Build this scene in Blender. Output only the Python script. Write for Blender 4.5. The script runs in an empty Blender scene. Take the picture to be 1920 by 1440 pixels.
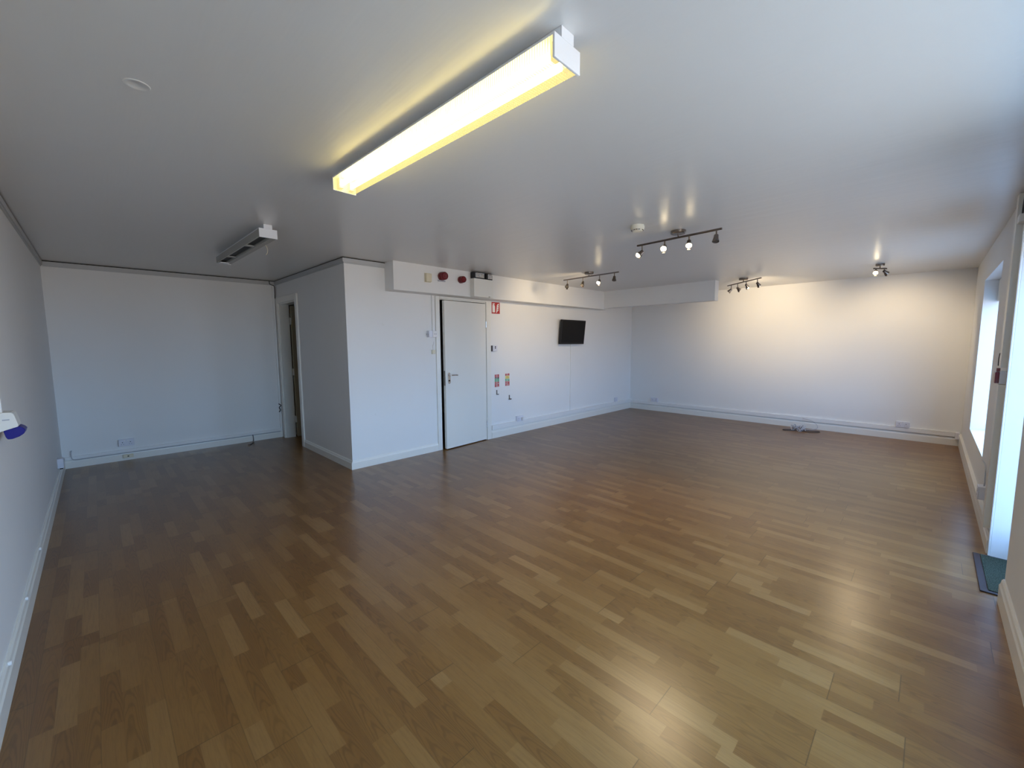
import bpy, bmesh, math, random
from mathutils import Vector, Matrix
random.seed(7)
S = bpy.context.scene
COL = S.collection
# ------------------------------------------------------------------ camera
F_PX, YAW, PITCH, ROLL, EYE = 780.6, 0.78669, 0.09867, -0.00582, 1.45
cd = bpy.data.cameras.new('camera'); cam = bpy.data.objects.new('camera', cd); COL.objects.link(cam)
fwd = Vector((math.cos(YAW)*math.cos(PITCH), math.sin(YAW)*math.cos(PITCH), -math.sin(PITCH)))
rt = Vector((math.sin(YAW), -math.cos(YAW), 0)); up = rt.cross(fwd)
r2 = rt*math.cos(ROLL)+up*math.sin(ROLL); u2 = up*math.cos(ROLL)-rt*math.sin(ROLL)
m = Matrix((r2, u2, -fwd)).transposed().to_4x4(); m.translation = (0, 0, EYE)
cam.matrix_world = m
cd.sensor_width = 36; cd.sensor_fit = 'HORIZONTAL'; cd.lens = F_PX/1920*36; cd.clip_start = .02; cd.clip_end = 200
S.camera = cam
# ------------------------------------------------------------------ sky, exposure
w = bpy.data.worlds.new('overcast_sky'); S.world = w; w.use_nodes = True
wt = w.node_tree; bg = wt.nodes['Background']; bg.inputs[1].default_value = 9.0
SKY, HORIZON, GROUND = (.33, .60, 1.0), (.48, .69, 1.0), (.50, .43, .38)      # overcast sky above, pale street below the horizon
tc = wt.nodes.new('ShaderNodeTexCoord'); sp = wt.nodes.new('ShaderNodeSeparateXYZ'); rp = wt.nodes.new('ShaderNodeValToRGB'); mp = wt.nodes.new('ShaderNodeMapRange')
wt.links.new(tc.outputs['Generated'], sp.inputs[0]); wt.links.new(sp.outputs[2], mp.inputs[0]); mp.inputs[1].default_value = -1; mp.inputs[2].default_value = 1
wt.links.new(mp.outputs[0], rp.inputs[0]); wt.links.new(rp.outputs[0], bg.inputs[0])
el = rp.color_ramp.elements; el[0].position = .47; el[0].color = (*GROUND, 1); el[1].position = .75; el[1].color = (*SKY, 1)
e_ = el.new(.51); e_.color = (*HORIZON, 1)
w.cycles.sampling_method = 'MANUAL'; w.cycles.sample_map_resolution = 256
S.view_settings.view_transform = 'Standard'; S.view_settings.look = 'None'
S.view_settings.exposure = .55; S.view_settings.gamma = 1; S.view_settings.use_curve_mapping = False
cy = S.cycles
cy.max_bounces = 10; cy.diffuse_bounces = 6; cy.glossy_bounces = 4; cy.transmission_bounces = 6; cy.transparent_max_bounces = 10
cy.use_denoising = True; cy.sample_clamp_indirect = 4; cy.caustics_reflective = False; cy.caustics_refractive = False
TUBE_POWER, SPOT_POWER = 18.0, 10.0
# sky portals (they guide the sampling of the sky through the three openings and give off nothing)
for x0, x1, z0, z1 in ((.45, 2.70, .35, 2.25), (3.47, 4.17, .0, 2.14), (5.32, 6.95, .43, 2.10)):
    pl = bpy.data.lights.new('sky_portal', 'AREA'); pl.shape = 'RECTANGLE'; pl.size = x1-x0; pl.size_y = z1-z0; pl.cycles.is_portal = True
    po = bpy.data.objects.new('sky_portal', pl); COL.objects.link(po); po.location = ((x0+x1)/2, -.68, (z0+z1)/2); po.rotation_euler = (math.radians(90), 0, 0)
# ------------------------------------------------------------------ room numbers
XL, YA, XB, YC, XD, YE, H = -.367, 7.12, 2.013, 4.638, 8.319, -.375, 2.402
T = .1

# ------------------------------------------------------------------ materials
def mat(name, col, rough=.5, metal=0, spec=.5, emit=None, estr=0):
    M = bpy.data.materials.new(name); M.use_nodes = True
    b = M.node_tree.nodes['Principled BSDF']
    b.inputs['Base Color'].default_value = (*col, 1); b.inputs['Roughness'].default_value = rough
    b.inputs['Metallic'].default_value = metal; b.inputs['Specular IOR Level'].default_value = spec
    if emit: b.inputs['Emission Color'].default_value = (*emit, 1); b.inputs['Emission Strength'].default_value = estr
    return M
class NT:
    def __init__(s, M): s.t = M.node_tree; s.b = s.t.nodes['Principled BSDF']
    def n(s, typ, **k):
        o = s.t.nodes.new(typ)
        for a, v in k.items(): setattr(o, a, v)
        return o
    def l(s, a, b): s.t.links.new(a, b)
    def math(s, op, a, b=None, c=None):
        o = s.n('ShaderNodeMath', operation=op)
        for i, v in enumerate((a, b, c)):
            if v is None: continue
            if isinstance(v, (int, float)): o.inputs[i].default_value = v
            else: s.l(v, o.inputs[i])
        return o.outputs[0]
    def mapr(s, v, a, b, c, d):
        o = s.n('ShaderNodeMapRange'); s.l(v, o.inputs[0])
        for i, x in enumerate((a, b, c, d)): o.inputs[i+1].default_value = x
        return o.outputs[0]
    def mix(s, f, a, b, blend='MIX'):
        o = s.n('ShaderNodeMix', data_type='RGBA', blend_type=blend)
        if isinstance(f, (int, float)): o.inputs[0].default_value = f
        else: s.l(f, o.inputs[0])
        for i, v in ((6, a), (7, b)):
            if isinstance(v, tuple): o.inputs[i].default_value = (*v, 1)
            else: s.l(v, o.inputs[i])
        return o.outputs[2]
    def noise(s, vec, scale, detail=2, rough=.5):
        o = s.n('ShaderNodeTexNoise'); o.inputs['Scale'].default_value = scale; o.inputs['Detail'].default_value = detail
        o.inputs['Roughness'].default_value = rough
        if vec is not None: s.l(vec, o.inputs['Vector'])
        return o.outputs[0]
    def pos(s): return s.n('ShaderNodeNewGeometry').outputs['Position']
    def scale(s, v, sc):
        o = s.n('ShaderNodeVectorMath', operation='MULTIPLY'); s.l(v, o.inputs[0]); o.inputs[1].default_value = sc
        return o.outputs[0]
    def bump(s, h, strength, dist):
        o = s.n('ShaderNodeBump'); s.l(h, o.inputs['Height']); o.inputs['Strength'].default_value = strength; o.inputs['Distance'].default_value = dist
        s.l(o.outputs[0], s.b.inputs['Normal']); return o

def wall_paint(name, col, rough=.55, bumps=.15):
    M = mat(name, col, rough, spec=.3); k = NT(M); p = k.pos()
    a = k.noise(p, 1.3, 3); dirt = k.noise(p, 7, 4, .7)
    c = k.mix(k.mapr(a, .35, .7, 0, .35), col, tuple(x*.94 for x in col))
    c = k.mix(k.mapr(dirt, .70, .78, 0, .5), c, tuple(x*y for x, y in zip(col, (.86, .84, .80))))
    k.l(c, k.b.inputs['Base Color'])
    k.bump(k.noise(p, 45, 2), bumps*.5, .002)
    return M
M_WALL = wall_paint('white_wall_emulsion', (.80, .80, .79))
M_GLOSSTRIM = mat('white_gloss_woodwork', (.80, .79, .74), .3)
M_DOOR = wall_paint('door_paint', (.80, .79, .74), .38, .05)
M_PVC = mat('white_pvc', (.79, .79, .78), .35)
M_SOCK = mat('socket_plastic', (.70, .71, .78), .3)
M_CREAM = mat('cream_plastic', (.72, .66, .50), .4)
M_COVE = mat('cornice_paint', (.50, .51, .52), .5)
M_BLACK = mat('black_plastic', (.010, .010, .012), .35, spec=.3)
M_SCREEN = mat('tv_screen', (.003, .003, .004), .35, spec=.15)
M_DARK = mat('dark_gap', (.015, .014, .013), .8)
M_CHROME = mat('brushed_nickel', (.24, .205, .18), .28, 1)
M_STEEL = mat('polished_chrome', (.75, .76, .78), .15, 1)
M_RED = mat('red_plastic', (.15, .002, .006), .25)
M_REDP = mat('red_print', (.42, .006, .012), .5)
M_GREENP = mat('green_print', (.05, .36, .17), .5)
M_YELP = mat('yellow_print', (.75, .68, .22), .5)
M_WHITEP = mat('white_print', (.80, .80, .80), .5)
M_BLUE = mat('blue_plastic', (.004, .004, .20), .35)
M_GREYCAB = mat('grey_cable', (.45, .46, .50), .5)
M_DARKCAB = mat('dark_cable', (.06, .055, .06), .5)
M_FITTING = mat('white_enamelled_metal', (.78, .80, .84), .3)
M_REFLECT = mat('fitting_reflector', (.40, .40, .38), .4)
M_SLOT = mat('slot_shade', (.02, .018, .012), .6)
M_DIMLEAF = wall_paint('dimmed_leaf_paint', (.42, .36, .24))  # cream door leaf, its colour darkened for the dim passage
M_PAVE = wall_paint('concrete_paving', (.46, .43, .38), .9)

def ceiling_mat():
    M = mat('gloss_ceiling_paint', (.69, .685, .67), .31, spec=.6); k = NT(M); p = k.pos()
    k.b.inputs['Coat Weight'].default_value = .12; k.b.inputs['Coat Roughness'].default_value = .29
    a = k.noise(k.scale(p, (7, .6, 1)), 1.6, 3, .55)      # roller ridges run with the joists
    g = k.noise(p, 25, 1)
    h = k.math('ADD', k.math('MULTIPLY', a, 1.0), k.math('MULTIPLY', g, .05))
    sx = k.n('ShaderNodeSeparateXYZ'); k.l(p, sx.inputs[0])
    j = k.math('ABSOLUTE', k.math('SUBTRACT', sx.outputs[0], 3.28))
    h = k.math('ADD', h, k.mapr(j, 0, .05, .25, 0))
    k.bump(h, .22, .012)
    return M
M_CEIL = ceiling_mat()

def floor_mat():
    M = mat('oak_strip_laminate', (.4, .25, .12), .285, spec=.7); k = NT(M); p = k.pos()
    sx = k.n('ShaderNodeSeparateXYZ'); k.l(p, sx.inputs[0]); X, Y = sx.outputs[0], sx.outputs[1]
    u = k.math('DIVIDE', k.math('SUBTRACT', X, .29-1.9), .19)
    plank = k.math('FLOOR', u); u3 = k.math('MULTIPLY', u, 3); strip = k.math('FLOOR', u3)
    def wn(v, extra=None):
        o = k.n('ShaderNodeTexWhiteNoise', noise_dimensions='2D' if extra is not None else '1D')
        if extra is None: k.l(v, o.inputs['W'])
        else:
            c = k.n('ShaderNodeCombineXYZ'); k.l(v, c.inputs[0]); k.l(extra, c.inputs[1]); k.l(c.outputs[0], o.inputs['Vector'])
        return o.outputs[0]
    pv = k.math('ADD', k.math('DIVIDE', Y, 1.2), wn(plank)); prow = k.math('FLOOR', pv)
    seed = k.math('ADD', strip, k.math('MULTIPLY', prow, 37.3))
    # uneven stave lengths inside a plank
    f = k.math('FRACT', pv)
    warp = k.math('MULTIPLY', k.math('SINE', k.math('MULTIPLY', f, math.pi)), k.math('MULTIPLY', k.math('SUBTRACT', wn(seed), .5), 1.1))
    sv = k.math('ADD', k.math('ADD', k.math('MULTIPLY', f, 3.0), warp), k.math('MULTIPLY', wn(k.math('ADD', seed, 11.7)), .8))
    stave = k.math('FLOOR', sv)
    r1 = wn(seed, stave); r2_ = wn(k.math('ADD', seed, 91.3), stave)
    # cathedral grain: nested arches along the stave, shifted per stave
    off = k.math('MULTIPLY', r1, 40)
    xl = k.math('SUBTRACT', k.math('FRACT', u3), k.math('MULTIPLY', r2_, 1.0))
    c = k.n('ShaderNodeCombineXYZ'); k.l(k.math('ADD', k.math('MULTIPLY', X, 22), off), c.inputs[0]); k.l(k.math('MULTIPLY', Y, 5), c.inputs[1]); k.l(off, c.inputs[2])
    n1 = k.noise(c.outputs[0], 1.0, 2, .5)
    v = k.math('ADD', k.math('MULTIPLY', Y, 9), k.math('ADD', k.math('MULTIPLY', k.math('MULTIPLY', xl, xl), 11), k.math('MULTIPLY', n1, 3.0)))
    rings = k.math('SINE', k.math('MULTIPLY', v, 6.2832))
    c2 = k.n('ShaderNodeCombineXYZ'); k.l(k.math('ADD', k.math('MULTIPLY', X, 150), off), c2.inputs[0]); k.l(k.math('MULTIPLY', Y, 9), c2.inputs[1]); k.l(off, c2.inputs[2])
    fine = k.noise(c2.outputs[0], 1.0, 3, .6)
    ramp = k.n('ShaderNodeValToRGB'); k.l(r1, ramp.inputs[0])   # stave tones
    e = ramp.color_ramp.elements
    e[0].position = 0; e[0].color = (.176, .076, .018, 1); e[1].position = 1; e[1].color = (.270, .142, .046, 1)
    for q, cc in ((.3, (.197, .090, .022)), (.6, (.214, .101, .026)), (.85, (.238, .118, .034))):
        z = e.new(q); z.color = (*cc, 1)
    col = k.mix(k.math('MULTIPLY', k.mapr(rings, .1, 1, 0, .45), k.mapr(r1, .25, .6, 1, .12)), ramp.outputs[0], (.085, .036, .009))
    col = k.mix(k.mapr(fine, .45, .75, 0, .42), col, (.115, .050, .014))
    # joints
    du = k.math('ABSOLUTE', k.math('SUBTRACT', k.math('FRACT', k.math('ADD', u, .5)), .5))
    dv = k.math('ABSOLUTE', k.math('SUBTRACT', k.math('FRACT', k.math('ADD', pv, .5)), .5))
    ju = k.mapr(du, .003, .008, .30, 0); jv = k.mapr(dv, .0008, .0018, .6, 0)
    joint = k.math('MAXIMUM', ju, jv)
    col = k.mix(joint, col, (.03, .015, .006))
    ds = k.math('ABSOLUTE', k.math('SUBTRACT', k.math('FRACT', k.math('ADD', u3, .5)), .5))
    col = k.mix(k.mapr(ds, .008, .02, .18, 0), col, (.07, .035, .012))
    k.l(col, k.b.inputs['Base Color'])
    k.bump(k.math('SUBTRACT', 1.0, joint), .08, .001)
    return M
M_FLOOR = floor_mat()

def mat_rubber_carpet():
    M = mat('door_mat_pile', (.05, .06, .045), .95, spec=.1); k = NT(M); p = k.pos()
    c = k.mix(k.mapr(k.noise(p, 220, 3), .4, .65, 0, 1), (.026, .034, .024), (.095, .115, .085)); k.l(c, k.b.inputs['Base Color'])
    k.bump(k.noise(p, 400, 2), .8, .004); return M
M_MAT = mat_rubber_carpet()
M_MATEDGE = mat('door_mat_rubber', (.035, .028, .036), .55)

def glass_mat(name, tint=(.95, .97, .97), mixf=.06):
    M = bpy.data.materials.new(name); M.use_nodes = True; t = M.node_tree
    for n in list(t.nodes): t.nodes.remove(n)
    o = t.nodes.new('ShaderNodeOutputMaterial'); mx = t.nodes.new('ShaderNodeMixShader')
    tr = t.nodes.new('ShaderNodeBsdfTransparent'); gl = t.nodes.new('ShaderNodeBsdfGlossy')
    tr.inputs[0].default_value = (*tint, 1); gl.inputs['Roughness'].default_value = .02; mx.inputs[0].default_value = mixf
    t.links.new(tr.outputs[0], mx.inputs[1]); t.links.new(gl.outputs[0], mx.inputs[2]); t.links.new(mx.outputs[0], o.inputs[0]); return M
M_GLASS = glass_mat('window_glass')
M_TINT = glass_mat('tinted_glass', (.85, .90, .97))

def diffuser_mat():
    # ribbed prismatic acrylic: part clear, part emission in place of scattered tube light
    M = bpy.data.materials.new('prismatic_diffuser'); M.use_nodes = True; t = M.node_tree
    for n in list(t.nodes): t.nodes.remove(n)
    o = t.nodes.new('ShaderNodeOutputMaterial'); mx = t.nodes.new('ShaderNodeMixShader'); mx2 = t.nodes.new('ShaderNodeMixShader')
    tr = t.nodes.new('ShaderNodeBsdfTransparent'); tl = t.nodes.new('ShaderNodeEmission'); gl = t.nodes.new('ShaderNodeBsdfDiffuse')
    tr.inputs[0].default_value = (1, 1, .96, 1); tl.inputs[0].default_value = (1, .80, .30, 1); tl.inputs[1].default_value = .9; gl.inputs[0].default_value = (.30, .29, .22, 1)
    g = t.nodes.new('ShaderNodeNewGeometry'); sx = t.nodes.new('ShaderNodeSeparateXYZ'); t.links.new(g.outputs['Position'], sx.inputs[0])
    ml = t.nodes.new('ShaderNodeMath'); ml.operation = 'MULTIPLY'; ml.inputs[1].default_value = 2*math.pi/.0105; t.links.new(sx.outputs[1], ml.inputs[0])
    sn = t.nodes.new('ShaderNodeMath'); sn.operation = 'SINE'; t.links.new(ml.outputs[0], sn.inputs[0])
    mr = t.nodes.new('ShaderNodeMapRange'); t.links.new(sn.outputs[0], mr.inputs[0])
    for i, v in enumerate((-1, 1, .60, .90)): mr.inputs[i+1].default_value = v
    t.links.new(mr.outputs[0], mx.inputs[0])
    mx2.inputs[0].default_value = .25
    t.links.new(tl.outputs[0], mx2.inputs[1]); t.links.new(gl.outputs[0], mx2.inputs[2])
    t.links.new(tr.outputs[0], mx.inputs[1]); t.links.new(mx2.outputs[0], mx.inputs[2]); t.links.new(mx.outputs[0], o.inputs[0]); return M
M_DIFF = diffuser_mat()
M_TUBE = mat('fluorescent_tube', (.9, .9, .8), .4, emit=(1, .79, .31), estr=TUBE_POWER)
M_BULB = mat('lit_spot_lens', (.9, .9, .9), .3, emit=(1, .80, .48), estr=14)
M_BULB.cycles.emission_sampling = 'NONE'
M_BULBOFF = mat('unlit_spot_lens', (.12, .11, .10), .2)

# ------------------------------------------------------------------ mesh helpers
def bx(bm, x0, x1, y0, y1, z0, z1, bev=0):
    r = bmesh.ops.create_cube(bm, size=1)['verts']
    for v in r:
        v.co = Vector(((x0+x1)/2+v.co.x*(x1-x0), (y0+y1)/2+v.co.y*(y1-y0), (z0+z1)/2+v.co.z*(z1-z0)))
    if bev:
        es = list({e for v in r for e in v.link_edges})
        bmesh.ops.bevel(bm, geom=es, offset=bev, segments=2, affect='EDGES', profile=.6)
def frame_of(d):
    d = d.normalized(); a = Vector((0, 0, 1)) if abs(d.z) < .9 else Vector((1, 0, 0))
    x = d.cross(a).normalized(); return x, d.cross(x).normalized()
def lathe(bm, p, d, prof, n=24):
    """rings of (distance along d, radius) around the axis p + t d"""
    p = Vector(p); d = Vector(d).normalized(); x, y = frame_of(d); rings = []
    for t, r in prof:
        if r < 1e-6: rings.append([bm.verts.new(p+d*t)])
        else: rings.append([bm.verts.new(p+d*t+(x*math.cos(2*math.pi*i/n)+y*math.sin(2*math.pi*i/n))*r) for i in range(n)])
    for a, b in zip(rings, rings[1:]):
        for i in range(n):
            j = (i+1) % n
            if len(a) == 1 and len(b) == 1: continue
            if len(a) == 1: f = [a[0], b[i], b[j]]
            elif len(b) == 1: f = [a[i], a[j], b[0]]
            else: f = [a[i], a[j], b[j], b[i]]
            try: bm.faces.new(f)
            except ValueError: pass
def cyl(bm, a, b, r, n=16):
    a = Vector(a); b = Vector(b); L = (b-a).length
    lathe(bm, a, b-a, [(0, 0), (0, r), (L, r), (L, 0)], n)
def tube(bm, pts, r, n=8):
    pts = [Vector(q) for q in pts]; q = []
    for i in range(len(pts)-1):          # catmull-rom
        p0 = pts[max(i-1, 0)]; p1 = pts[i]; p2 = pts[i+1]; p3 = pts[min(i+2, len(pts)-1)]
        for s in range(6):
            t = s/6; q.append(.5*((2*p1)+(-p0+p2)*t+(2*p0-5*p1+4*p2-p3)*t*t+(-p0+3*p1-3*p2+p3)*t**3))
    q.append(pts[-1]); prev = None; x = None
    for i, c in enumerate(q):
        d = (q[min(i+1, len(q)-1)]-q[max(i-1, 0)]).normalized()
        if x is None: x, y = frame_of(d)
        else:
            x = (x-d*x.dot(d)).normalized(); y = d.cross(x)
        ring = [bm.verts.new(c+(x*math.cos(2*math.pi*k/n)+y*math.sin(2*math.pi*k/n))*r) for k in range(n)]
        if prev:
            for k in range(n): bm.faces.new([prev[k], prev[(k+1) % n], ring[(k+1) % n], ring[k]])
        else: bm.faces.new(ring[::-1])
        prev = ring
    bm.faces.new(prev)
def prism(bm, poly, axis, a, b):
    """extrude a 2D outline along an axis (0 x, 1 y, 2 z) from a to b"""
    def P(u, v, t): return (t, u, v) if axis == 0 else (u, t, v) if axis == 1 else (u, v, t)
    A = [bm.verts.new(P(u, v, a)) for u, v in poly]; B = [bm.verts.new(P(u, v, b)) for u, v in poly]
    bm.faces.new(A); bm.faces.new(B[::-1])
    for i in range(len(poly)):
        j = (i+1) % len(poly); bm.faces.new([A[i], B[i], B[j], A[j]])
def obj(name, bm, M, parent=None, smooth=False):
    bmesh.ops.recalc_face_normals(bm, faces=bm.faces[:])
    me = bpy.data.meshes.new(name); bm.to_mesh(me); bm.free()
    o = bpy.data.objects.new(name, me); COL.objects.link(o); me.materials.append(M)
    if smooth:
        for f in me.polygons: f.use_smooth = True
        try: me.set_sharp_from_angle(angle=math.radians(40))
        except Exception: pass
    if parent:
        o.parent = parent; o.location = -Vector(parent.location) if parent.type == 'EMPTY' else (0, 0, 0)
        if parent.type == 'EMPTY': o.location = -parent.location
    return o
def B(*boxes, bev=0):
    bm = bmesh.new()
    for b in boxes: bx(bm, *b, bev=bev)
    return bm
def thing(name, label, cat, loc, group=None):
    o = bpy.data.objects.new(name, None); COL.objects.link(o); o.location = loc; o.empty_display_size = .05
    o['label'] = label; o['category'] = cat
    if group: o['group'] = group
    return o
def tag(o, label, cat, group=None):
    o['label'] = label; o['category'] = cat
    if group: o['group'] = group
    return o
def struct(name, bm, M, parent=None, smooth=False):
    o = obj(name, bm, M, parent, smooth)
    if not parent: o['kind'] = 'structure'
    return o

# ------------------------------------------------------------------ shell
EY0 = YE-.30                     # outer face of the street wall
struct('floor', B((XL-T, XD+T, EY0, YA+T, -.12, 0)), M_FLOOR)
struct('ceiling', B((XL-T, XD+T, EY0, YA+T, H, H+.12)), M_CEIL)
struct('wall_left', B((XL-T, XL, EY0, YA+T, 0, H)), M_WALL)
struct('wall_back', B((XL, XD, YA, YA+T, 0, H)), M_WALL)
struct('wall_right', B((XD, XD+T, EY0, YA+T, 0, H)), M_WALL)
# partition beside the alcove with the passage opening
PY0, PY1, PZ = 6.24, 6.99, 2.06
struct('wall_partition', B((XB, XB+T, YC, PY0, 0, H), (XB, XB+T, PY1, YA, 0, H), (XB, XB+T, PY0, PY1, PZ, H)), M_WALL)
# middle wall with the store door
DX0, DX1, DZ = 3.265, 4.085, 2.04
struct('wall_middle', B((XB+T, DX0, YC, YC+T, 0, H), (DX1, XD, YC, YC+T, 0, H), (DX0, DX1, YC, YC+T, DZ, H)), M_WALL)
# street wall: shop window behind the camera, doorway, far window
W1 = (.45, 2.70, .35, 2.25); DR = (3.47, 4.17, 0, 2.14); W2 = (5.32, 6.95, .43, 2.10)
struct('wall_window', B((XL, W1[0], EY0, YE, 0, H), (W1[0], W1[1], EY0, YE, 0, W1[2]), (W1[0], W1[1], EY0, YE, W1[3], H),
    (W1[1], DR[0], EY0, YE, 0, H), (DR[0], DR[1], EY0, YE, DR[3], H), (DR[1], W2[0], EY0, YE, 0, H),
    (W2[0], W2[1], EY0, YE, 0, W2[2]), (W2[0], W2[1], EY0, YE, W2[3], H), (W2[1], XD, EY0, YE, 0, H)), M_WALL)
def window(name, x0, x1, z0, z1, mull, glass):
    y0, y1 = EY0+.03, EY0+.09; t = .05
    bm = B((x0, x0+t, y0, y1, z0, z1), (x1-t, x1, y0, y1, z0, z1), (x0+t, x1-t, y0, y1, z0, z0+t), (x0+t, x1-t, y0, y1, z1-t, z1))
    for mx in mull: bx(bm, mx-t/2, mx+t/2, y0, y1, z0+t, z1-t)
    fr = struct(name, bm, M_GLOSSTRIM)
    struct('pane', B((x0+t, x1-t, y0+.028, y0+.032, z0+t, z1-t)), glass, fr)
    struct('window_sill', B((x0+.001, x1-.001, y1, YE+.0, z0, z0+.02)), M_GLOSSTRIM, fr)
    return fr
window('window_1', *W1, (1.20, 1.95), M_GLASS)
w2 = window('window_2', *W2, (6.13,), M_TINT)
struct('added_shade_box', B((W2[0]+.002, W2[1]-.002, EY0+.095, EY0+.20, 1.86, W2[3]-.002), bev=.01), M_GLOSSTRIM, w2)  # unseen box added to shade the top of the window reveal
# glazed street door
y0, y1 = EY0+.03, EY0+.075
d3 = struct('door_3', B((DR[0], DR[0]+.1, y0, y1, .01, DR[3]), (DR[1]-.1, DR[1], y0, y1, .01, DR[3]), (DR[0]+.1, DR[1]-.1, y0, y1, DR[3]-.12, DR[3]), (DR[0]+.1, DR[1]-.1, y0, y1, .01, .2)), M_GLOSSTRIM)
struct('pane', B((DR[0]+.1, DR[1]-.1, y0+.02, y0+.025, .2, DR[3]-.12)), M_TINT, d3)
bm = bmesh.new(); tube(bm, [(DR[0]+.06, y1, .9), (DR[0]+.06, y1+.05, .92), (DR[0]+.06, y1+.05, 1.2), (DR[0]+.06, y1, 1.22)], .01); struct('door_handle', bm, M_STEEL, d3, True)
# pavement outside
struct('trim_9', B((-2, 10, EY0-2.2, EY0, -.2, -.06)), M_PAVE)

# boxed-in soffits under the ceiling
YF, XF = 4.436, 6.98
BZ = 2.072
struct('trim_1', B((2.50, XF+.07, YF, YC, BZ, H)), M_WALL)
struct('trim_2', B((XF-.08, XF+.07, 2.43, YF, BZ+.02, H)), M_WALL)
# cornice strips
def cove(name, a, b, axis, side):
    # small stepped strip, section 5.5 cm high, 1.8 cm deep
    s = side
    if axis == 0: bm = B((a[0], b, min(a[1], a[1]+s*.018), max(a[1], a[1]+s*.018), H-.052, H-.010), (a[0], b, min(a[1], a[1]+s*.010), max(a[1], a[1]+s*.010), H-.064, H-.052))
    else: bm = B((min(a[0], a[0]+s*.018), max(a[0], a[0]+s*.018), a[1], b, H-.052, H-.010), (min(a[0], a[0]+s*.010), max(a[0], a[0]+s*.010), a[1], b, H-.064, H-.052))
    o = struct(name, bm, M_COVE)
    if axis == 0: g = B((a[0], b, min(a[1], a[1]+s*.014), max(a[1], a[1]+s*.014), H-.010, H-.001))
    else: g = B((min(a[0], a[0]+s*.014), max(a[0], a[0]+s*.014), a[1], b, H-.010, H-.001))
    struct('gap_shade_strip', g, M_DARK, o)  # solid dark strip painted in for the shade above the cornice
    return o
cove('trim_3', (XL, EY0+.3), YA, 1, 1)
cove('trim_4', (XL+.018, YA), XB, 0, -1)
cove('trim_5', (XB, YC-.018), YA-.018, 1, -1)
cove('trim_6', (XB, YC), 2.50, 0, -1)

# baseboards: outline (depth, height) with a sloped top
def base(name, p0, p1, nrm, h, d=.018, M=M_GLOSSTRIM):
    bm = bmesh.new(); (xa, ya), (xb, yb) = p0, p1; n = Vector((nrm[0], nrm[1], 0))
    sec = [(0, 0), (d, 0), (d, h*.72), (d*.75, h*.80), (d*.6, h*.93), (0.3*d, h), (0, h)]
    A = [bm.verts.new(Vector((xa, ya, z))+n*q) for q, z in sec]; C_ = [bm.verts.new(Vector((xb, yb, z))+n*q) for q, z in sec]
    bm.faces.new(A); bm.faces.new(C_[::-1])
    for i in range(len(sec)):
        j = (i+1) % len(sec); bm.faces.new([A[i], C_[i], C_[j], A[j]])
    return struct(name, bm, M)
bl = base('baseboard_left', (XL, YE), (XL, YA), (1, 0), .125, .02)
for y, z in ((4.05, .110), (3.29, .108), (2.66, .105)):
    bm = bmesh.new(); cyl(bm, (XL+.010, y, z+.01), (XL+.021, y, z+.01), .009, 10); struct('screw_cap', bm, M_WHITEP, bl)
base('baseboard_alcove', (XL+.02, YA), (XB-.018, YA), (0, -1), .095)
base('baseboard_partition', (XB, YC-.018), (XB, PY0-.085), (-1, 0), .105)
base('baseboard_middle', (XB, YC), (DX0-.066, YC), (0, -1), .105)
base('baseboard_store', (DX1+.09, YC), (XD, YC), (0, -1), .125)
base('baseboard_right', (XD, YE+.018), (XD, YC-.018), (-1, 0), .118)
base('baseboard_window', (DR[1]+.03, YE), (XD, YE), (0, 1), .12)
base('baseboard_front', (XL+.02, YE), (DR[0]-.01, YE), (0, 1), .135, .02)

# flat trunking that runs on top of the baseboards
def trunk(label, boxes, M=M_PVC, bev=.002, name='cable_trunking'):
    bm = B(*boxes, bev=bev); return tag(obj(name, bm, M), label, 'trunking')
trunk('thin white cable trunking on the alcove baseboard, below the double socket', [(XL+.02, 1.965, YA-.024, YA, .101, .137)])
trunk('white cable trunking along the base of the wall below the television', [(DX1+.09, XD-.0, YC-.030, YC, .132, .203)])
trunk('white cable trunking along the foot of the far right wall', [(XD-.028, XD, YE+.03, YC-.031, .124, .188)])
trunk('cream cable trunking above the baseboard under the tall window', [(4.50, XD-.03, YE, YE+.026, .126, .178)], M_GLOSSTRIM)
trunk('slim white vertical cable cover dropping from the television to the floor trunking', [(6.125, 6.150, YC-.016, YC, .204, 1.47)])
trunk('short white vertical trunking from the ceiling box down to the store door junction box', [(3.148, 3.186, YC-.018, YC, 1.612, BZ-.002)])
trunk('white vertical cable cover in the alcove corner beside the passage door frame', [(1.965, 1.993, YA-.02, YA, .14, H-.066)])
trunk('beige vertical trunking from the baseboard up to the red call point', [(4.33, 4.42, YE, YE+.032, .140, 1.148)], M_GLOSSTRIM)
trunk('beige vertical trunking from above the red call point up to the ceiling', [(4.33, 4.42, YE, YE+.032, 1.262, H-.004)], M_GLOSSTRIM)
trunk('white vertical trunking at the left edge of the picture above the blue-lidded socket', [(XL, -.340, 3.15, 3.19, 1.128, H-.07)])

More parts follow.
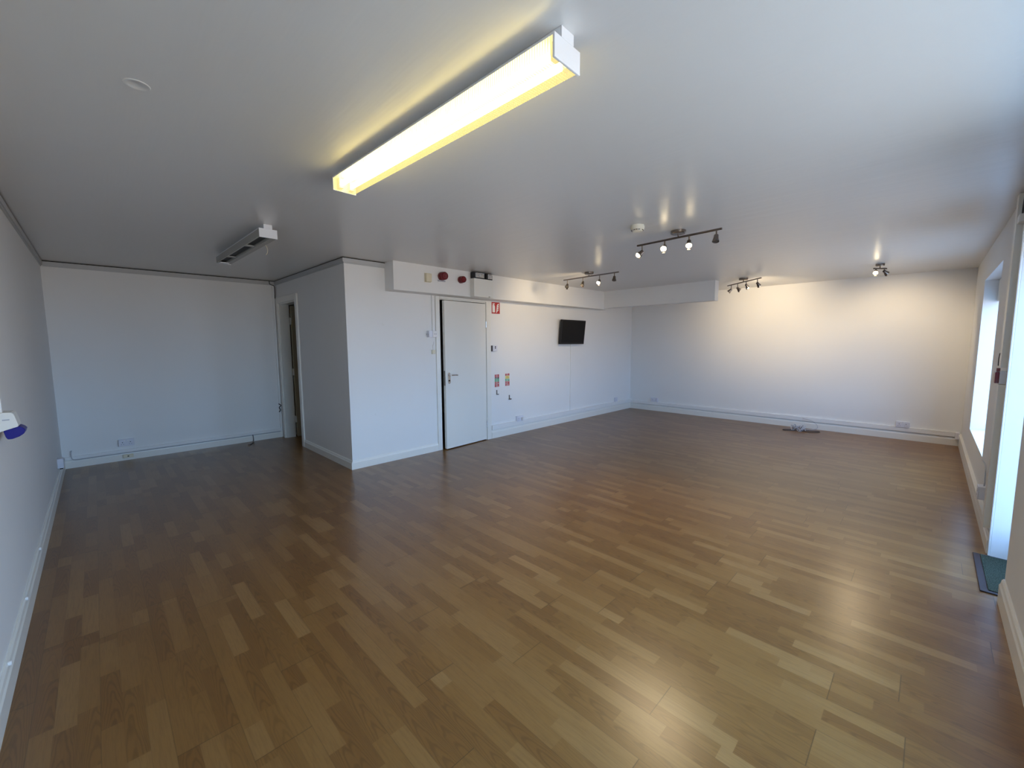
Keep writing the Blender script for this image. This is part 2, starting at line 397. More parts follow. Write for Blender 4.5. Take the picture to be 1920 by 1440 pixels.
# ------------------------------------------------------------------ doors
# architraves
def arch(name, boxes): return struct(name, B(*boxes, bev=.004), M_GLOSSTRIM)
ya = YC-.02
arch('trim_7', [(DX0-.065, DX0, ya, YC, 0, BZ-.004), (DX1, DX1+.085, ya, YC, 0, BZ-.004), (DX0, DX1, ya, YC, DZ, BZ-.004)])
struct('trim_10', B((DX0, DX0+.012, YC, YC+T, 0, DZ), (DX1-.012, DX1, YC, YC+T, 0, DZ), (DX0+.012, DX1-.012, YC, YC+T, DZ-.012, DZ)), M_GLOSSTRIM)
xa = XB-.022
arch('trim_8', [(xa, XB, PY0-.08, PY0, 0, PZ+.085), (xa, XB, PY1, PY1+.075, 0, PZ+.085), (xa, XB, PY0, PY1, PZ, PZ+.085)])
struct('trim_11', B((XB, XB+T+.03, PY0, PY0+.02, 0, PZ), (XB, XB+T+.03, PY1-.02, PY1, 0, PZ), (XB, XB+T+.03, PY0+.02, PY1-.02, PZ-.02, PZ)), M_GLOSSTRIM)
arch('trim_12', [(DR[1], DR[1]+.03, YE, YE+.012, 0, DR[3]+.03), (DR[0]-.0, DR[1], YE, YE+.012, DR[3], DR[3]+.03)])
def hinge_obj(o, pivot, ang):
    Mx = Matrix.Translation(pivot) @ Matrix.Rotation(ang, 4, 'Z'); o.matrix_world = Mx; return o
# store door, standing slightly open into the room: leaf drawn from its hinge towards -x
LW, LH = .775, 2.015
leaf = struct('door_1', B((-LW, 0, 0, .042, .012, LH), bev=.002), M_DOOR)
hinge_obj(leaf, (DX1-.012, YC-.014, 0), math.radians(4.2))
def lpart(name, bm, M, smooth=False):
    o = obj(name, bm, M, None, smooth); o.parent = leaf; return o
hx = -LW+.058
bm = bmesh.new(); prism(bm, [(hx+.021*math.cos(a)*1.0, 0.98+(.055 if math.sin(a) > 0 else -.055)+.021*math.sin(a)) for a in [i*math.pi/10 for i in range(20)]], 1, -.007, 0)
lpart('handle_plate', bm, M_STEEL)
bm = bmesh.new(); cyl(bm, (hx, -.007, 1.02), (hx, -.045, 1.02), .009); tube(bm, [(hx, -.045, 1.02), (hx+.03, -.05, 1.02), (hx+.115, -.05, 1.018)], .0085)
lpart('door_handle', bm, M_STEEL, True)
bm = bmesh.new(); cyl(bm, (hx, -.007, .945), (hx, -.013, .945), .010); lpart('keyhole', bm, M_DARK, True)
bm = B((-LW-.0015, -LW, .009, .033, .88, 1.08), (-LW-.006, -LW-.0015, .012, .030, 1.0, 1.03)); lpart('latch', bm, M_CHROME)
for z in (.25, 1.72):
    bm = bmesh.new(); cyl(bm, (.004, -.005, z-.045), (.004, -.005, z+.045), .006, 10); lpart('hinge', bm, M_STEEL, True)
# passage door, swung right open inside the passage
leaf2 = struct('door_2', B((0, .70, -.042, 0, .012, 2.03)), M_DIMLEAF)
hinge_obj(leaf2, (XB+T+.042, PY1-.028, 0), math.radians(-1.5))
for z in (.28, 1.02, 1.80):
    o = obj('hinge', B((-.014, .0, -.040, -.004, z-.05, z+.05)), M_GLOSSTRIM); o.parent = leaf2
bm = bmesh.new(); cyl(bm, (.64, -.042, 1.0), (.64, -.09, 1.0), .009); tube(bm, [(.64, -.09, 1.0), (.60, -.092, 1.0), (.53, -.09, 1.0)], .009); o = obj('door_handle', bm, M_STEEL, None, True); o.parent = leaf2

# ------------------------------------------------------------------ sockets and small wall devices
def wframe(side, u, z):
    """local frame: a = along the wall, n = out of the wall"""
    return {'A': (Vector((u, YA, z)), Vector((1, 0, 0)), Vector((0, -1, 0))),
            'C': (Vector((u, YC, z)), Vector((1, 0, 0)), Vector((0, -1, 0))),
            'F': (Vector((u, YF, z)), Vector((1, 0, 0)), Vector((0, -1, 0))),
            'D': (Vector((XD, u, z)), Vector((0, -1, 0)), Vector((-1, 0, 0))),
            'E': (Vector((u, YE, z)), Vector((-1, 0, 0)), Vector((0, 1, 0))),
            'L': (Vector((XL, u, z)), Vector((0, 1, 0)), Vector((1, 0, 0)))}[side]
def place(o, side, u, z, roll=0):
    p, a, n = wframe(side, u, z); R = Matrix((a, -n, Vector((0, 0, 1)))).transposed().to_4x4()
    # local axes: x along the wall, -y out of the wall, z up
    o.matrix_world = Matrix.Translation(p) @ R @ Matrix.Rotation(roll, 4, 'Y'); return o
def local(name, bm, M, par, smooth=False):
    o = obj(name, bm, M, None, smooth); o.parent = par; return o
def socket(side, u, z, label, w_=.146, h_=.086, depth=.036, switches=2, group=None):
    t = thing('wall_socket', label, 'wall socket', (0, 0, 0), group)
    local('back_box', B((-w_/2, w_/2, -depth+.008, 0, 0, h_), bev=.003), M_SOCK, t)
    local('faceplate', B((-w_/2, w_/2, -depth, -depth+.0085, 0, h_), bev=.003), M_SOCK, t)
    sp = .037 if switches == 2 else 0
    for s in ((-1, 1) if switches == 2 else (0,)):
        cx = s*sp
        for hb in ((cx-.004, cx+.004, -depth-.0008, -depth, h_*.52, h_*.52+.009), (cx-.014, cx-.007, -depth-.0008, -depth, h_*.27, h_*.27+.004), (cx+.007, cx+.014, -depth-.0008, -depth, h_*.27, h_*.27+.004)):
            local('pin_hole', B(hb), M_DARK, t)
        sx_ = s*.017 if switches == 2 else .03
        local('switch', B((sx_-.006, sx_+.006, -depth-.003, -depth, h_*.70, h_*.70+.017), bev=.0015), M_PVC, t)
    place(t, side, u, z); return t
socket('A', .195, .183, 'white double socket above the alcove baseboard, near the left corner')
s2 = socket('C', 4.775, .190, 'white double socket above the trunking just right of the store door')
local('plug', B((.020, .068, -.075, -.036, .012, .062), bev=.008), M_PVC, s2)
socket('C', 7.70, .204, 'small white socket on the store door wall next to the far corner', w_=.086, switches=1)
socket('D', 4.055, .189, 'white double socket on the right wall beside the far corner')
socket('D', .215, .182, 'white double socket on the right wall towards the tall window')
s5 = socket('E', 4.79, .225, 'deep white socket box under the tall window beside the doorway trunking', w_=.10, h_=.10, depth=.045, switches=1)
tag(obj('cable', (lambda bm: (tube(bm, [(4.79, YE+.012, .325), (4.80, YE+.010, .36), (4.93, YE+.006, .45), (5.25, YE+.004, .44)], .004), bm)[1])(bmesh.new()), M_GREYCAB), 'thin cable rising from the deep socket box to the tall window', 'cable')
t = thing('telephone_socket', 'small cream telephone socket on the alcove baseboard below the double socket', 'telephone socket', (0, 0, 0))
local('cover', B((-.05, .05, -.036, -.0185, 0, .045), bev=.004), M_CREAM, t)
local('port', B((-.008, .008, -.0365, -.036, .015, .028)), M_DARK, t); place(t, 'A', .20, .03)
t = thing('junction_box', 'white junction box low on the left wall by the alcove corner', 'junction box', (0, 0, 0))
local('box', B((-.05, .05, -.045, 0, 0, .10), bev=.004), M_SOCK, t)
local('cable_gland', B((-.01, .012, -.035, -.012, -.018, .0)), M_BLACK, t); place(t, 'L', 6.42, .165)
tag(obj('trunking_corner_piece', B((8.20, XD-.022, YE+.018, YE+.06, .105, .195), bev=.003), M_SOCK), 'grey trunking corner piece where the right wall meets the window wall', 'trunking')

# junction box with white module, left of the store door
t = thing('door_entry_switch', 'grey and white switch box left of the store door frame', 'switch', (0, 0, 0))
local('box', B((-.065, .055, -.060, 0, 0, .085), bev=.004), M_SOCK, t)
local('side_knob', B((-.085, -.065, -.04, -.025, .03, .045)), M_GREYCAB, t)
local('faceplate', B((-.012, .060, -.068, -.060, .004, .082), bev=.002), M_WHITEP, t)
for x in (.012, .036): local('indicator', B((x-.005, x+.005, -.0695, -.068, .035, .05)), M_GREYCAB, t)
place(t, 'C', 3.130, 1.527)
t = thing('sensor', 'small cream sensor beside the store door frame, below the switch box', 'sensor', (0, 0, 0))
local('cover', B((-.024, .024, -.028, 0, 0, .052), bev=.004), M_CREAM, t)
bm = bmesh.new(); tube(bm, [(.0, -.012, .05), (-.006, -.012, .10), (.012, -.010, .14), (.01, -.008, .162)], .003); local('cable', bm, M_PVC, t, True)
place(t, 'C', 3.155, 1.31)
t = thing('light_switch', 'white switch plate with two black rockers right of the store door', 'switch', (0, 0, 0))
local('back_box', B((-.052, .052, -.022, 0, 0, .086), bev=.002), M_DARKCAB, t)
local('faceplate', B((-.034, .056, -.030, -.022, 0, .086), bev=.002), M_SOCK, t)
for z in (.047, .068): local('rocker', B((.004, .022, -.0325, -.030, z-.008, z+.008)), M_BLACK, t)
place(t, 'C', 4.235, 1.325)
t = thing('thermostat', 'cream rectangular heat sensor on the boxed soffit left of the red sounders', 'sensor', (0, 0, 0))
local('cover', B((-.040, .040, -.040, 0, 0, .105), bev=.012), M_CREAM, t); local('base_plate', B((-.044, .044, -.006, 0, -.003, .108)), M_CREAM, t)
place(t, 'F', 2.965, 2.200)

# red sounders
def sounder(u, z, R, dep, label, lobed):
    t = thing('fire_alarm_sounder', label, 'alarm sounder', (0, 0, 0), 'red alarm sounders on the boxed soffit')
    bm = bmesh.new(); lathe(bm, (0, 0, 0), (0, -1, 0), [(0, 0), (0, R*1.02), (dep*.35, R*1.02), (dep*.38, R*.8), (dep*.45, R*.8), (dep*.45, 0)], 32); local('base', bm, M_RED, t, True)
    bm = bmesh.new(); lathe(bm, (0, 0, 0), (0, -1, 0), [(dep*.45, R*.8), (dep*.48, R*.97), (dep*.85, R*.94), (dep*.97, R*.80), (dep, R*.72), (dep*.94, R*.66), (dep*.94, R*.30), (dep*1.0, R*.24), (dep*1.0, 0)], 32); local('horn', bm, M_RED, t, True)
    if lobed: local('label_plate', B((-.055, .055, -.012, 0, -R*1.25, -R*.9)), M_GREYCAB, t)
    place(t, 'F', u, z); return t
sounder(3.170, 2.290, .052, .095, 'larger red round alarm sounder between the cream sensor and smaller sounder', True)
sounder(3.475, 2.278, .044, .085, 'smaller red alarm sounder immediately left of the twin-lamp emergency light', False)

# twin-lamp emergency light
t = thing('emergency_light', 'pale emergency light box with twin black lamp heads above the store door', 'emergency light', (0, 0, 0))
local('battery_box', B((-.172, .172, -.085, 0, -.002, .238), bev=.004), M_DOOR, t)
bm = bmesh.new()
for x in (-.07, -.055, -.04): bx(bm, x-.004, x+.004, -.0865, -.085, .212, .230)
local('indicator', bm, M_WHITEP, t)
local('catch', B((.08, .11, -.088, -.085, .0, .012)), M_STEEL, t)
for x0, x1, ang in ((-.175, .02, 0), (.045, .170, 0)):
    h = local('lamp_head', B((x0, x1, -.075, -.012, .240, .322), bev=.008), M_BLACK, t)
    o = obj('reflector', B((x0+.028, x1-.012, -.082, -.0755, .250, .313), bev=.010), M_STEEL); o.parent = h
    bm = bmesh.new(); lathe(bm, ((x0+x1)/2+.006, -.082, .281), (0, -1, 0), [(0, .018), (.004, .016), (.006, 0)], 16); o = obj('bulb', bm, M_GREYCAB, None, True); o.parent = h
local('bracket', B((.020, .045, -.06, -.02, .235, .318)), M_BLACK, t)
place(t, 'F', 3.812, BZ+.002)

# ------------------------------------------------------------------ signs
t = thing('fire_extinguisher_sign', 'red fire extinguisher sign with white flames beside the store door', 'sign', (0, 0, 0))
W_, H_ = .165, .168
local('board', B((-W_/2, W_/2, -.003, 0, 0, H_)), M_REDP, t)
local('white_border', B((-W_/2-.006, W_/2+.006, -.0012, 0, -.006, H_+.006)), M_WHITEP, t)
bm = bmesh.new(); x0 = -W_/2+.014
prism(bm, [(x0, .018), (x0+.052, .018), (x0+.052, .105), (x0+.044, .122), (x0+.034, .128), (x0+.034, .136), (x0+.052, .142), (x0+.052, .150), (x0+.004, .150), (x0+.004, .130), (x0-.003, .112), (x0+.001, .110), (x0+.012, .134), (x0+.020, .136), (x0+.020, .128), (x0+.010, .122), (x0, .105)], 1, -.0042, -.003)
local('extinguisher_symbol', bm, M_WHITEP, t)
bm = bmesh.new()
for i in range(4):
    x = .004+.0045*i; z = .018+.030*i
    pts = [(x, z), (x+.014, z-.004), (x+.026, z+.014), (x+.044, z+.028), (x+.060, z+.048), (x+.050, z+.046), (x+.034, z+.034), (x+.026, z+.040), (x+.010, z+.022)]
    prism(bm, [(min(p, W_/2-.010), min(q, H_-.014)) for p, q in pts], 1, -.0042-.0002*i, -.003)
local('flame_symbol', bm, M_WHITEP, t)
place(t, 'C', 4.289, 1.885)

def id_sign(u, z, label, bands):
    t = thing('instruction_sign', label, 'sign', (0, 0, 0), 'extinguisher instruction signs by the store door')
    W_, H_ = .094, .200
    local('board', B((-W_/2, W_/2, -.002, 0, 0, H_)), M_WHITEP, t)
    top = H_-.004
    for frac, M, nl, colr in bands:
        h = (H_-.008)*frac; local('colour_band', B((-W_/2+.003, W_/2-.003, -.003, -.002, top-h+.0015, top)), M, t)
        bm = bmesh.new(); random.seed(int(u*100)+nl+int(frac*100))
        for i in range(nl):
            zc = top-h*(i+.6)/(nl+.2); w0 = -W_/2+.010+random.random()*.012; w1 = W_/2-.010-random.random()*.02
            bx(bm, w0, w1, -.0034, -.003, zc-.0022, zc+.0022)
        if nl: local('printed_lines', bm, colr, t)
        else: bm.free()
        top -= h
    place(t, 'C', u, z)
id_sign(4.300, .775, 'narrow red, black and green instruction sign nearer the store door frame', ((.24, M_REDP, 3, M_WHITEP), (.10, M_BLACK, 1, M_WHITEP), (.24, M_GREENP, 3, M_WHITEP), (.42, M_REDP, 6, M_WHITEP)))
id_sign(4.522, .777, 'narrow red, yellow and green instruction sign, right one of the pair', ((.18, M_REDP, 2, M_WHITEP), (.24, M_YELP, 2, M_REDP), (.20, M_GREENP, 3, M_WHITEP), (.38, M_REDP, 5, M_WHITEP)))
def hook(u, z, label, wide):
    t = thing('extinguisher_bracket', label, 'bracket', (0, 0, 0), 'extinguisher brackets below the signs')
    local('back_plate', B((-.010, .010, -.003, 0, 0, .072), bev=.001), M_CHROME, t)
    w_ = .020 if wide else .016
    local('hook', B((-w_ if wide else -.006, w_, -.028, -.003, .0, .010), (-w_ if wide else w_-.008, w_, -.031, -.028, 0, .018)), M_CHROME, t); place(t, 'C', u, z)
hook(4.296, .662, 'small metal bracket under the sign nearer the door', False)
hook(4.563, .562, 'small metal bracket, lower one to the right of the pair', True)

# ------------------------------------------------------------------ television
t = thing('television', 'black flat television mounted on the wall left of the far corner', 'television', (0, 0, 0))
TW, TH = .695, .430
local('casing', B((-TW/2, TW/2, 0, .045, 0, TH), bev=.006), M_BLACK, t)
local('screen', B((-TW/2+.014, TW/2-.014, -.0012, 0, .026, TH-.014)), M_SCREEN, t)
local('sensor_strip', B((-.03, .03, -.003, 0, .004, .014)), M_BLACK, t)
t.matrix_world = Matrix.Translation((6.098, 4.565, 1.418)) @ Matrix.Rotation(math.radians(6), 4, 'X')
bk = obj('wall_bracket', B((6.03, 6.20, 4.585, YC, 1.52, 1.72)), M_BLACK); bk.parent = t; bk.matrix_parent_inverse = t.matrix_world.inverted()

# ------------------------------------------------------------------ call point by the doorway
t = thing('break_glass_call_point', 'red call point on a white box on the trunking beside the street doorway', 'call point', (0, 0, 0))
local('back_box', B((-.045, .045, -.032, 0, 0, .088), bev=.004), M_SOCK, t)
local('front', B((-.043, .043, -.052, -.032, .006, .082), bev=.004), M_RED, t)
local('test_key', B((-.01, .012, -.045, -.028, .084, .108)), M_RED, t)
place(t, 'E', 4.375, 1.150)
tag(obj('cable', (lambda bm: (tube(bm, [(4.36, YE+.040, 1.275), (4.355, YE+.041, 1.32), (4.36, YE+.038, 1.36)], .0025), bm)[1])(bmesh.new()), M_DARKCAB), 'short dark wire rising from the red call point', 'cable')
t = thing('door_contact', 'white door contact box high beside the street doorway frame', 'sensor', (0, 0, 0))
local('box', B((-.06, .04, -.03, 0, 0, .05), bev=.006), M_PVC, t); bm = bmesh.new(); tube(bm, [(-.02, -.012, .05), (-.02, -.012, .10), (-.018, -.010, .16)], .005); local('cable', bm, M_DARKCAB, t, True)
place(t, 'E', 4.27, 2.20)

# ------------------------------------------------------------------ industrial socket with blue lid on the left wall
t = thing('industrial_socket', 'white wall-mounted industrial socket with blue lid at the left picture edge', 'socket', (0, 0, 0))
bm = bmesh.new(); prism(bm, [(XL, 1.128), (-.312, 1.124), (-.305, 1.115), (-.2935, 1.054), (-.355, 1.034), (XL, 1.030)], 1, 3.15, 3.26)
bmesh.ops.bevel(bm, geom=bm.edges[:], offset=.003, segments=2, affect='EDGES')
body = obj('body', bm, M_GLOSSTRIM); body.parent = t
o = obj('moulded_slot', B((-.343, -.320, 3.1475, 3.15, 1.088, 1.094), bev=.0008), M_GREYCAB); o.parent = body
bm = bmesh.new(); prism(bm, [(-.345, 1.036), (-.2935, 1.053), (-.283, 1.046), (-.274, 1.034), (-.280, 1.015), (-.296, 1.002), (-.319, .993), (-.334, .993), (-.340, 1.005)], 1, 3.160, 3.250)
bmesh.ops.bevel(bm, geom=bm.edges[:], offset=.002, segments=1, affect='EDGES')
o = obj('blue_lid', bm, M_BLUE); o['label'] = 'blue hinged lid'; o.parent = t

# ------------------------------------------------------------------ ceiling battens (metal spine, tray, end caps, two tubes)
def batten(x, y0, L, rot, label, lit):
    t = thing('fluorescent_light', label, 'ceiling light', (0, 0, 0))
    w_ = .066; zt, zb = -.034, -.104
    def P(name, bm, M, smooth=False, par=None):
        o = obj(name, bm, M, None, smooth); o.parent = par or t; return o
    P('spine', B((-.031, .031, .006, L-.006, -.036, 0), bev=.002), M_FITTING)
    P('gear_tray', B((-w_+.001, w_-.001, .006, L-.006, zt-.006, zt)), M_FITTING)
    for ya_, yb_ in ((0, .008), (L-.008, L)):
        P('end_cap', B((-w_, w_, ya_, yb_, zb, zt), (-.031, .031, ya_, yb_, zt, 0), bev=.002), M_FITTING)
    if lit:
        bm = bmesh.new(); r = .0015
        # open-topped trough with bevelled lower edges
        sec = [(-w_+.002, zt-.006), (-w_+.002, zb+.012), (-w_+.012, zb+.002), (w_-.012, zb+.002), (w_-.002, zb+.012), (w_-.002, zt-.006)]
        A = [bm.verts.new((a, .008, b)) for a, b in sec]; C_ = [bm.verts.new((a, L-.008, b)) for a, b in sec]
        for i in range(len(sec)-1): bm.faces.new([A[i], A[i+1], C_[i+1], C_[i]])
        P('prismatic_cover', bm, M_DIFF)
        for s in (-1, 1):
            tb = bmesh.new(); cyl(tb, (s*.030, .05, zb+.034), (s*.030, L-.05, zb+.034), .013, 14); tu = P('tube', tb, M_TUBE, True)
            
            for q0, q1 in ((.010, .034), (L-.034, L-.010)): P('lamp_holder', B((s*.030-.012, s*.030+.012, q0, q1, zb+.012, zt-.006)), M_FITTING, False, tu)
    else:
        # cover missing: folded side flanges, open slots between cross straps
        P('side_flange', B((-w_+.001, -w_+.012, .008, L-.008, zb+.006, zt-.006)), M_REFLECT)
        P('side_flange', B((w_-.012, w_-.001, .008, L-.008, zb+.006, zt-.006)), M_REFLECT)
        P('reflector', B((.008, w_-.012, .008, L-.008, zb+.006, zb+.018), (.016, .036, .008, L-.008, zb+.002, zb+.006)), M_REFLECT)
        P('dark_slot', B((-w_+.012, .008, .008, L-.008, zb+.018, zb+.022)), M_SLOT)  # near-black sheet standing for the shade inside the slots
        for yy in (.30*L, .72*L): P('cross_strap', B((-w_+.012, .008, yy-.03, yy+.03, zb+.007, zb+.013)), M_REFLECT)
        P('lamp_holder', B((-w_+.014, .03, L-.11, L-.010, zb-.004, zb+.006), bev=.004), M_FITTING)
    t.matrix_world = Matrix.Translation((x, y0, H)) @ Matrix.Rotation(rot, 4, 'Z'); return t
batten(1.097, .848, 1.552, .0215, 'large lit fluorescent ceiling light with yellow-glowing ribbed cover', True)
batten(1.052, 3.810, 1.55, .012, 'unlit ceiling batten without cover in front of the alcove', False)
bm = bmesh.new(); tube(bm, [(1.11, 4.12, 2.304), (1.12, 4.11, 2.27), (1.115, 4.10, 2.235), (1.10, 4.09, 2.215)], .0022)
tag(obj('pull_cord', bm, M_CREAM), 'short pale wire dangling from the unlit ceiling batten', 'cord')

# ------------------------------------------------------------------ smoke detector, blanking ring
t = thing('smoke_detector', 'white round smoke detector on the ceiling left of the nearest spotlight bar', 'smoke detector', (3.225, 1.765, H))
def local_t(name, bm, M, smooth=True): o = obj(name, bm, M, None, smooth); o.parent = t; return o
bm = bmesh.new(); lathe(bm, (0, 0, 0), (0, 0, -1), [(0, .052), (.012, .052), (.013, .048)], 32); lathe(bm, (0, 0, 0), (0, 0, -1), [(.013, 0), (.013, .056), (.035, .054), (.044, .040), (.048, .036), (.048, 0)], 32); local_t('body', bm, mat('ivory_plastic', (.72, .70, .60), .4))
for i in range(16):
    if i % 4 == 3: continue
    bm = B((.0442, .0482, -.0065, .0065, -.043, -.038)); bmesh.ops.rotate(bm, verts=bm.verts[:], cent=(0, 0, 0), matrix=Matrix.Rotation(i*math.pi/8, 3, 'Z'))
    local_t('vent', bm, M_BLACK, False)
bm = bmesh.new(); lathe(bm, (.18, 2.126, H), (0, 0, -1), [(0, .040), (.002, .038), (.002, .026), (.0008, .024), (.0008, 0)], 32)
tag(obj('ceiling_blanking_disc', bm, M_CEIL, None, True), 'faint painted-over round patch on the ceiling left of the lit fitting', 'ceiling patch')

# ------------------------------------------------------------------ spotlight bars
def spot_bar(label, mount, a, b, heads, rose_r=.062):
    mount = Vector(mount); t = thing('spotlight_bar', label, 'spotlight', tuple(mount), 'brushed metal spotlight bars on the ceiling')
    def P(name, bm, M, smooth=True, par=None):
        o = obj(name, bm, M, None, smooth); o.parent = par or t
        if not par: o.location = -mount
        return o
    a = Vector(a); b = Vector(b); mid = a+(b-a)*.5 if rose_r else a
    bm = bmesh.new(); lathe(bm, mount, (0, 0, -1), [(0, 0), (0, rose_r), (.022, rose_r), (.028, rose_r*.9), (.028, 0)], 28); P('ceiling_rose', bm, M_CHROME)
    bm = bmesh.new(); cyl(bm, mount+Vector((0, 0, -.028)), Vector((mount.x, mount.y, a.z)), .006); P('stem', bm, M_CHROME)
    bm = bmesh.new(); cyl(bm, a, b, .009, 12); P('bar', bm, M_CHROME)
    for J, D, lit, aim in heads:
        J = Vector(J); D = Vector(D).normalized(); top = Vector((J.x, J.y, a.z))
        bm = bmesh.new(); cyl(bm, top, J, .006, 10); lathe(bm, J-D*.0, (0, 0, 1), [(-.008, 0), (-.006, .006), (0, .008), (.006, .006), (.008, 0)], 12)
        arm = P('arm', bm, M_CHROME)
        back = J-D*.008
        bm = bmesh.new(); lathe(bm, back, D, [(0, 0), (0, .014), (.003, .017), (.022, .018), (.040, .021), (.060, .027), (.060, .0255), (.040, .0195), (.036, .0)], 20)
        h = P('lamp_head', bm, M_CHROME)
        # split collar leaf of the flared shade
        x, y = frame_of(D); s = x if abs(x.z) > abs(y.z) else y
        bm = bmesh.new(); c0 = back+D*.030+s*.022; c1 = back+D*.072+s*.033
        for q, r_ in ((0, 0),):
            o_ = y if s is x else x
            vs = [c0-o_*.008, c0+o_*.008, c1+o_*.012, c1-o_*.012]; n_ = D.cross(o_).normalized()*.0018
            A = [bm.verts.new(v) for v in vs]; C_ = [bm.verts.new(v+n_) for v in vs]
            bm.faces.new(A); bm.faces.new(C_[::-1])
            for i in range(4): bm.faces.new([A[i], C_[i], C_[(i+1) % 4], A[(i+1) % 4]])
        P('shade_fin', bm, M_CHROME, False, h)
        bm = bmesh.new()
        if lit: lathe(bm, back, D, [(.042, .019), (.058, .0225), (.064, .0215), (.072, .015), (.075, 0)], 20)
        else: lathe(bm, back, D, [(.050, .022), (.056, .020), (.057, 0)], 20)
        P('bulb', bm, M_BULB if lit else M_BULBOFF, True, h)
        if lit:
            ld = bpy.data.lights.new('bulb_light', 'SPOT'); ld.energy = SPOT_POWER*lit; ld.color = (1, .78, .50); ld.spot_size = math.radians(108 if aim else 105); ld.spot_blend = .9; ld.shadow_soft_size = .06
            lo = bpy.data.objects.new('bulb_light', ld); COL.objects.link(lo); lo.parent = h
            aimv = Vector(aim).normalized() if aim else (D*.6+Vector((0, 0, -.8))).normalized()
            lo.matrix_world = Matrix.Translation(back+D*.085) @ aimv.to_track_quat('-Z', 'Y').to_matrix().to_4x4()
            lo.matrix_parent_inverse = Matrix.Identity(4)
            lo.matrix_basis = Matrix.Translation(back+D*.085) @ aimv.to_track_quat('-Z', 'Y').to_matrix().to_4x4()
    return t
zb = 2.345
spot_bar('nearest four-lamp spotlight bar, three bulbs lit, beside the smoke detector', (3.630, 1.60, H), (3.660, 1.999, zb), (3.602, 1.234, zb), [
    ((3.656, 1.947, 2.283), (-.62, .45, -.64), 1.6, None), ((3.639, 1.724, 2.292), (-.80, -.19, -.57), 1.4, None),
    ((3.622, 1.502, 2.293), (-.59, -.24, -.77), 1.6, None), ((3.605, 1.277, 2.298), (-.36, -.05, -.93), 0, None)])
spot_bar('four-lamp spotlight bar with one bulb lit, in front of the television wall', (4.848, 3.36, H), (4.869, 3.81, zb), (4.823, 2.888, zb), [
    ((4.865, 3.74, 2.273), (-.70, -.30, -.65), 0, None), ((4.852, 3.461, 2.28), (-.52, -.14, -.84), 0, None),
    ((4.838, 3.184, 2.271), (-.74, -.11, -.66), 3.2, (.45, 1.42, -.42)), ((4.826, 2.951, 2.292), (-.27, -.14, -.95), 0, None)])
spot_bar('four-lamp spotlight bar with two bulbs lit, nearest the right wall soffit', (7.030, 2.07, H), (7.310, 2.381, zb), (6.754, 1.762, zb), [
    ((7.24, 2.304, 2.273), (-.21, .70, -.68), 0, None), ((7.125, 2.176, 2.276), (.85, -.22, -.48), 0, None),
    ((6.982, 2.016, 2.295), (.62, -.28, -.74), 2.3, (1.33, .12, -.36)), ((6.805, 1.819, 2.282), (.83, -.19, -.53), 2.3, (1.51, .30, -.36))])
spot_bar('short two-lamp spotlight near the window wall, both bulbs glowing', (7.00, .51, H), (6.945, .565, zb), (7.065, .452, zb), [
    ((6.961, .545, 2.312), (-.85, -.05, -.52), 2.6, None), ((7.040, .470, 2.312), (.80, -.42, -.43), 3.6, (.75, .0, -.66))], .045)

# ------------------------------------------------------------------ loose cables
bm = bmesh.new()
tube(bm, [(XD-.033, 1.43, .170), (XD-.06, 1.40, .165), (XD-.10, 1.30, .15), (XD-.12, 1.225, .10), (XD-.12, 1.215, .04), (XD-.15, 1.28, .012), (XD-.22, 1.38, .010), (XD-.30, 1.44, .016), (XD-.34, 1.40, .022), (XD-.26, 1.36, .016)], .0035)
r = random.Random(3)
for i in range(7):
    cx, cy_ = 8.02+r.uniform(-.03, .03), 1.44+r.uniform(-.04, .04); ra, rb = .07+r.random()*.05, .045+r.random()*.03; ph = r.random()*6
    tube(bm, [(cx+ra*math.cos(ph+k*.7), cy_+rb*math.sin(ph+k*.7), .008+.085*r.random()*abs(math.sin(k))) for k in range(9)], .0045)
tube(bm, [(8.0, 1.47, .02), (7.99, 1.50, .07), (8.0, 1.47, .10)], .0035)
cb = thing('cable_bundle', 'coiled pale cable with dark loops lying on the floor by the right wall', 'cable', (8.02, 1.44, 0))
obj('pale_cable', bm, M_GREYCAB, cb, True)
bm = bmesh.new()
tube(bm, [(8.05, 1.42, .010), (8.08, 1.30, .006), (8.12, 1.20, .005), (8.08, 1.16, .005), (7.98, 1.22, .005), (7.96, 1.34, .007), (8.02, 1.42, .012)], .005)
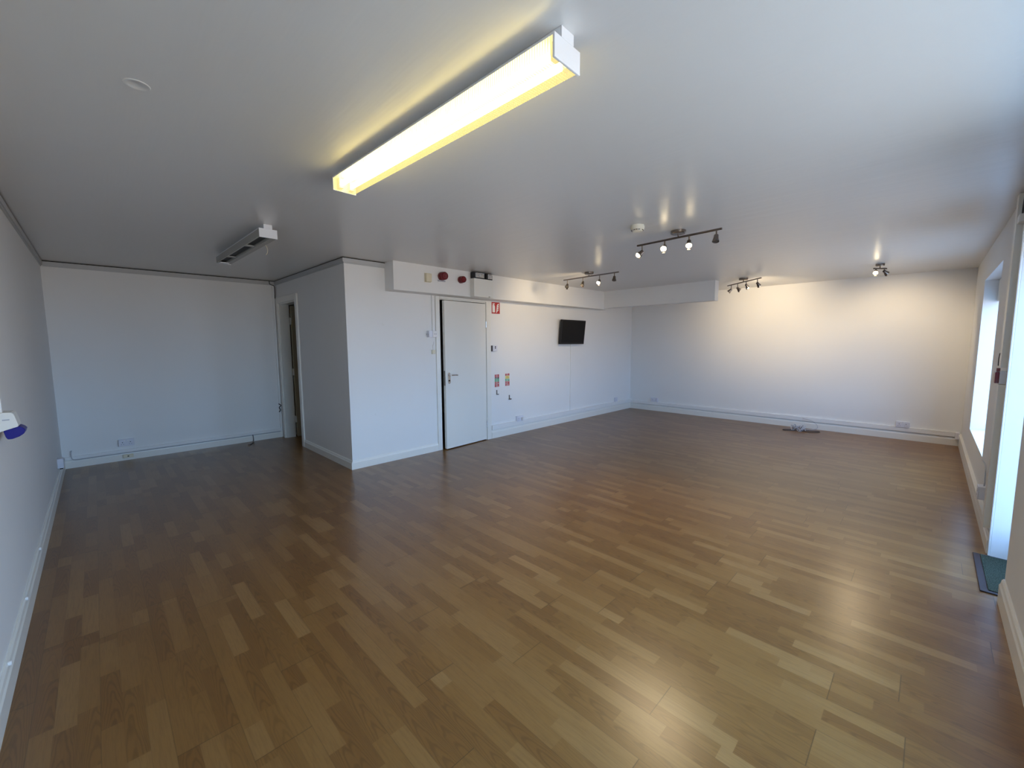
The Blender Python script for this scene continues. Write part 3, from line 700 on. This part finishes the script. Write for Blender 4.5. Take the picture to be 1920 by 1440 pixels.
tube(bm, [(8.0, 1.50, .008), (7.97, 1.58, .005), (7.92, 1.63, .005), (7.87, 1.60, .005), (7.90, 1.52, .006), (7.96, 1.46, .010)], .005)
obj('dark_lead', bm, M_DARKCAB, cb, True)['label'] = 'dark flat loops of lead'
bm = bmesh.new()
tube(bm, [(-.285, YA-.010, .205), (-.290, YA-.018, .195), (-.292, YA-.022, .16), (-.285, YA-.024, .11), (-.24, YA-.024, .092), (-.1, YA-.024, .094), (.6, YA-.023, .093), (1.3, YA-.022, .092), (1.96, YA-.022, .094)], .0045)
tag(obj('wall_cable', bm, M_GREYCAB, None, True), 'grey cable clipped along the alcove baseboard, hooked up at its left end', 'cable')
bm = bmesh.new()
tube(bm, [(1.58, YA-.024, .10), (1.585, YA-.028, .06), (1.58, YA-.05, .012), (1.54, YA-.16, .006), (1.50, YA-.24, .006), (1.46, YA-.27, .01)], .005)
tag(obj('loose_cable_end', bm, M_DARKCAB, None, True), 'short dark cable end hanging onto the alcove floor near the passage', 'cable')
bm = bmesh.new()
tube(bm, [(1.955, YA-.03, .40), (1.975, YA-.035, .43), (1.962, YA-.03, .47), (1.985, YA-.028, .50), (1.955, YA-.026, .53)], .007)
tag(obj('cable_knot', bm, M_DARKCAB, None, True), 'dark knot of cable on the vertical cover in the alcove corner', 'cable')
bm = bmesh.new(); tube(bm, [(1.93, YA-.024, H-.010), (1.935, YA-.026, H-.05), (1.97, YA-.03, H-.066), (1.996, YA-.028, H-.09), (1.996, YA-.02, H-.26)], .006)
tag(obj('ceiling_cable', bm, M_DARKCAB, None, True), 'black cable in the ceiling corner above the passage door frame', 'cable')

# ------------------------------------------------------------------ door mat
t = thing('door_mat', 'dark green door mat with black rubber edge in the street doorway', 'door mat', (3.84, -.44, 0))
bm = bmesh.new(); bx(bm, -.31, .31, -.20, .145, .0005, .008, bev=.003); o = obj('rubber_border', bm, M_MATEDGE); o.parent = t
bm = bmesh.new(); bx(bm, -.285, .285, -.19, .112, .0078, .013, bev=.002); o = obj('pile', bm, M_MAT); o.parent = t
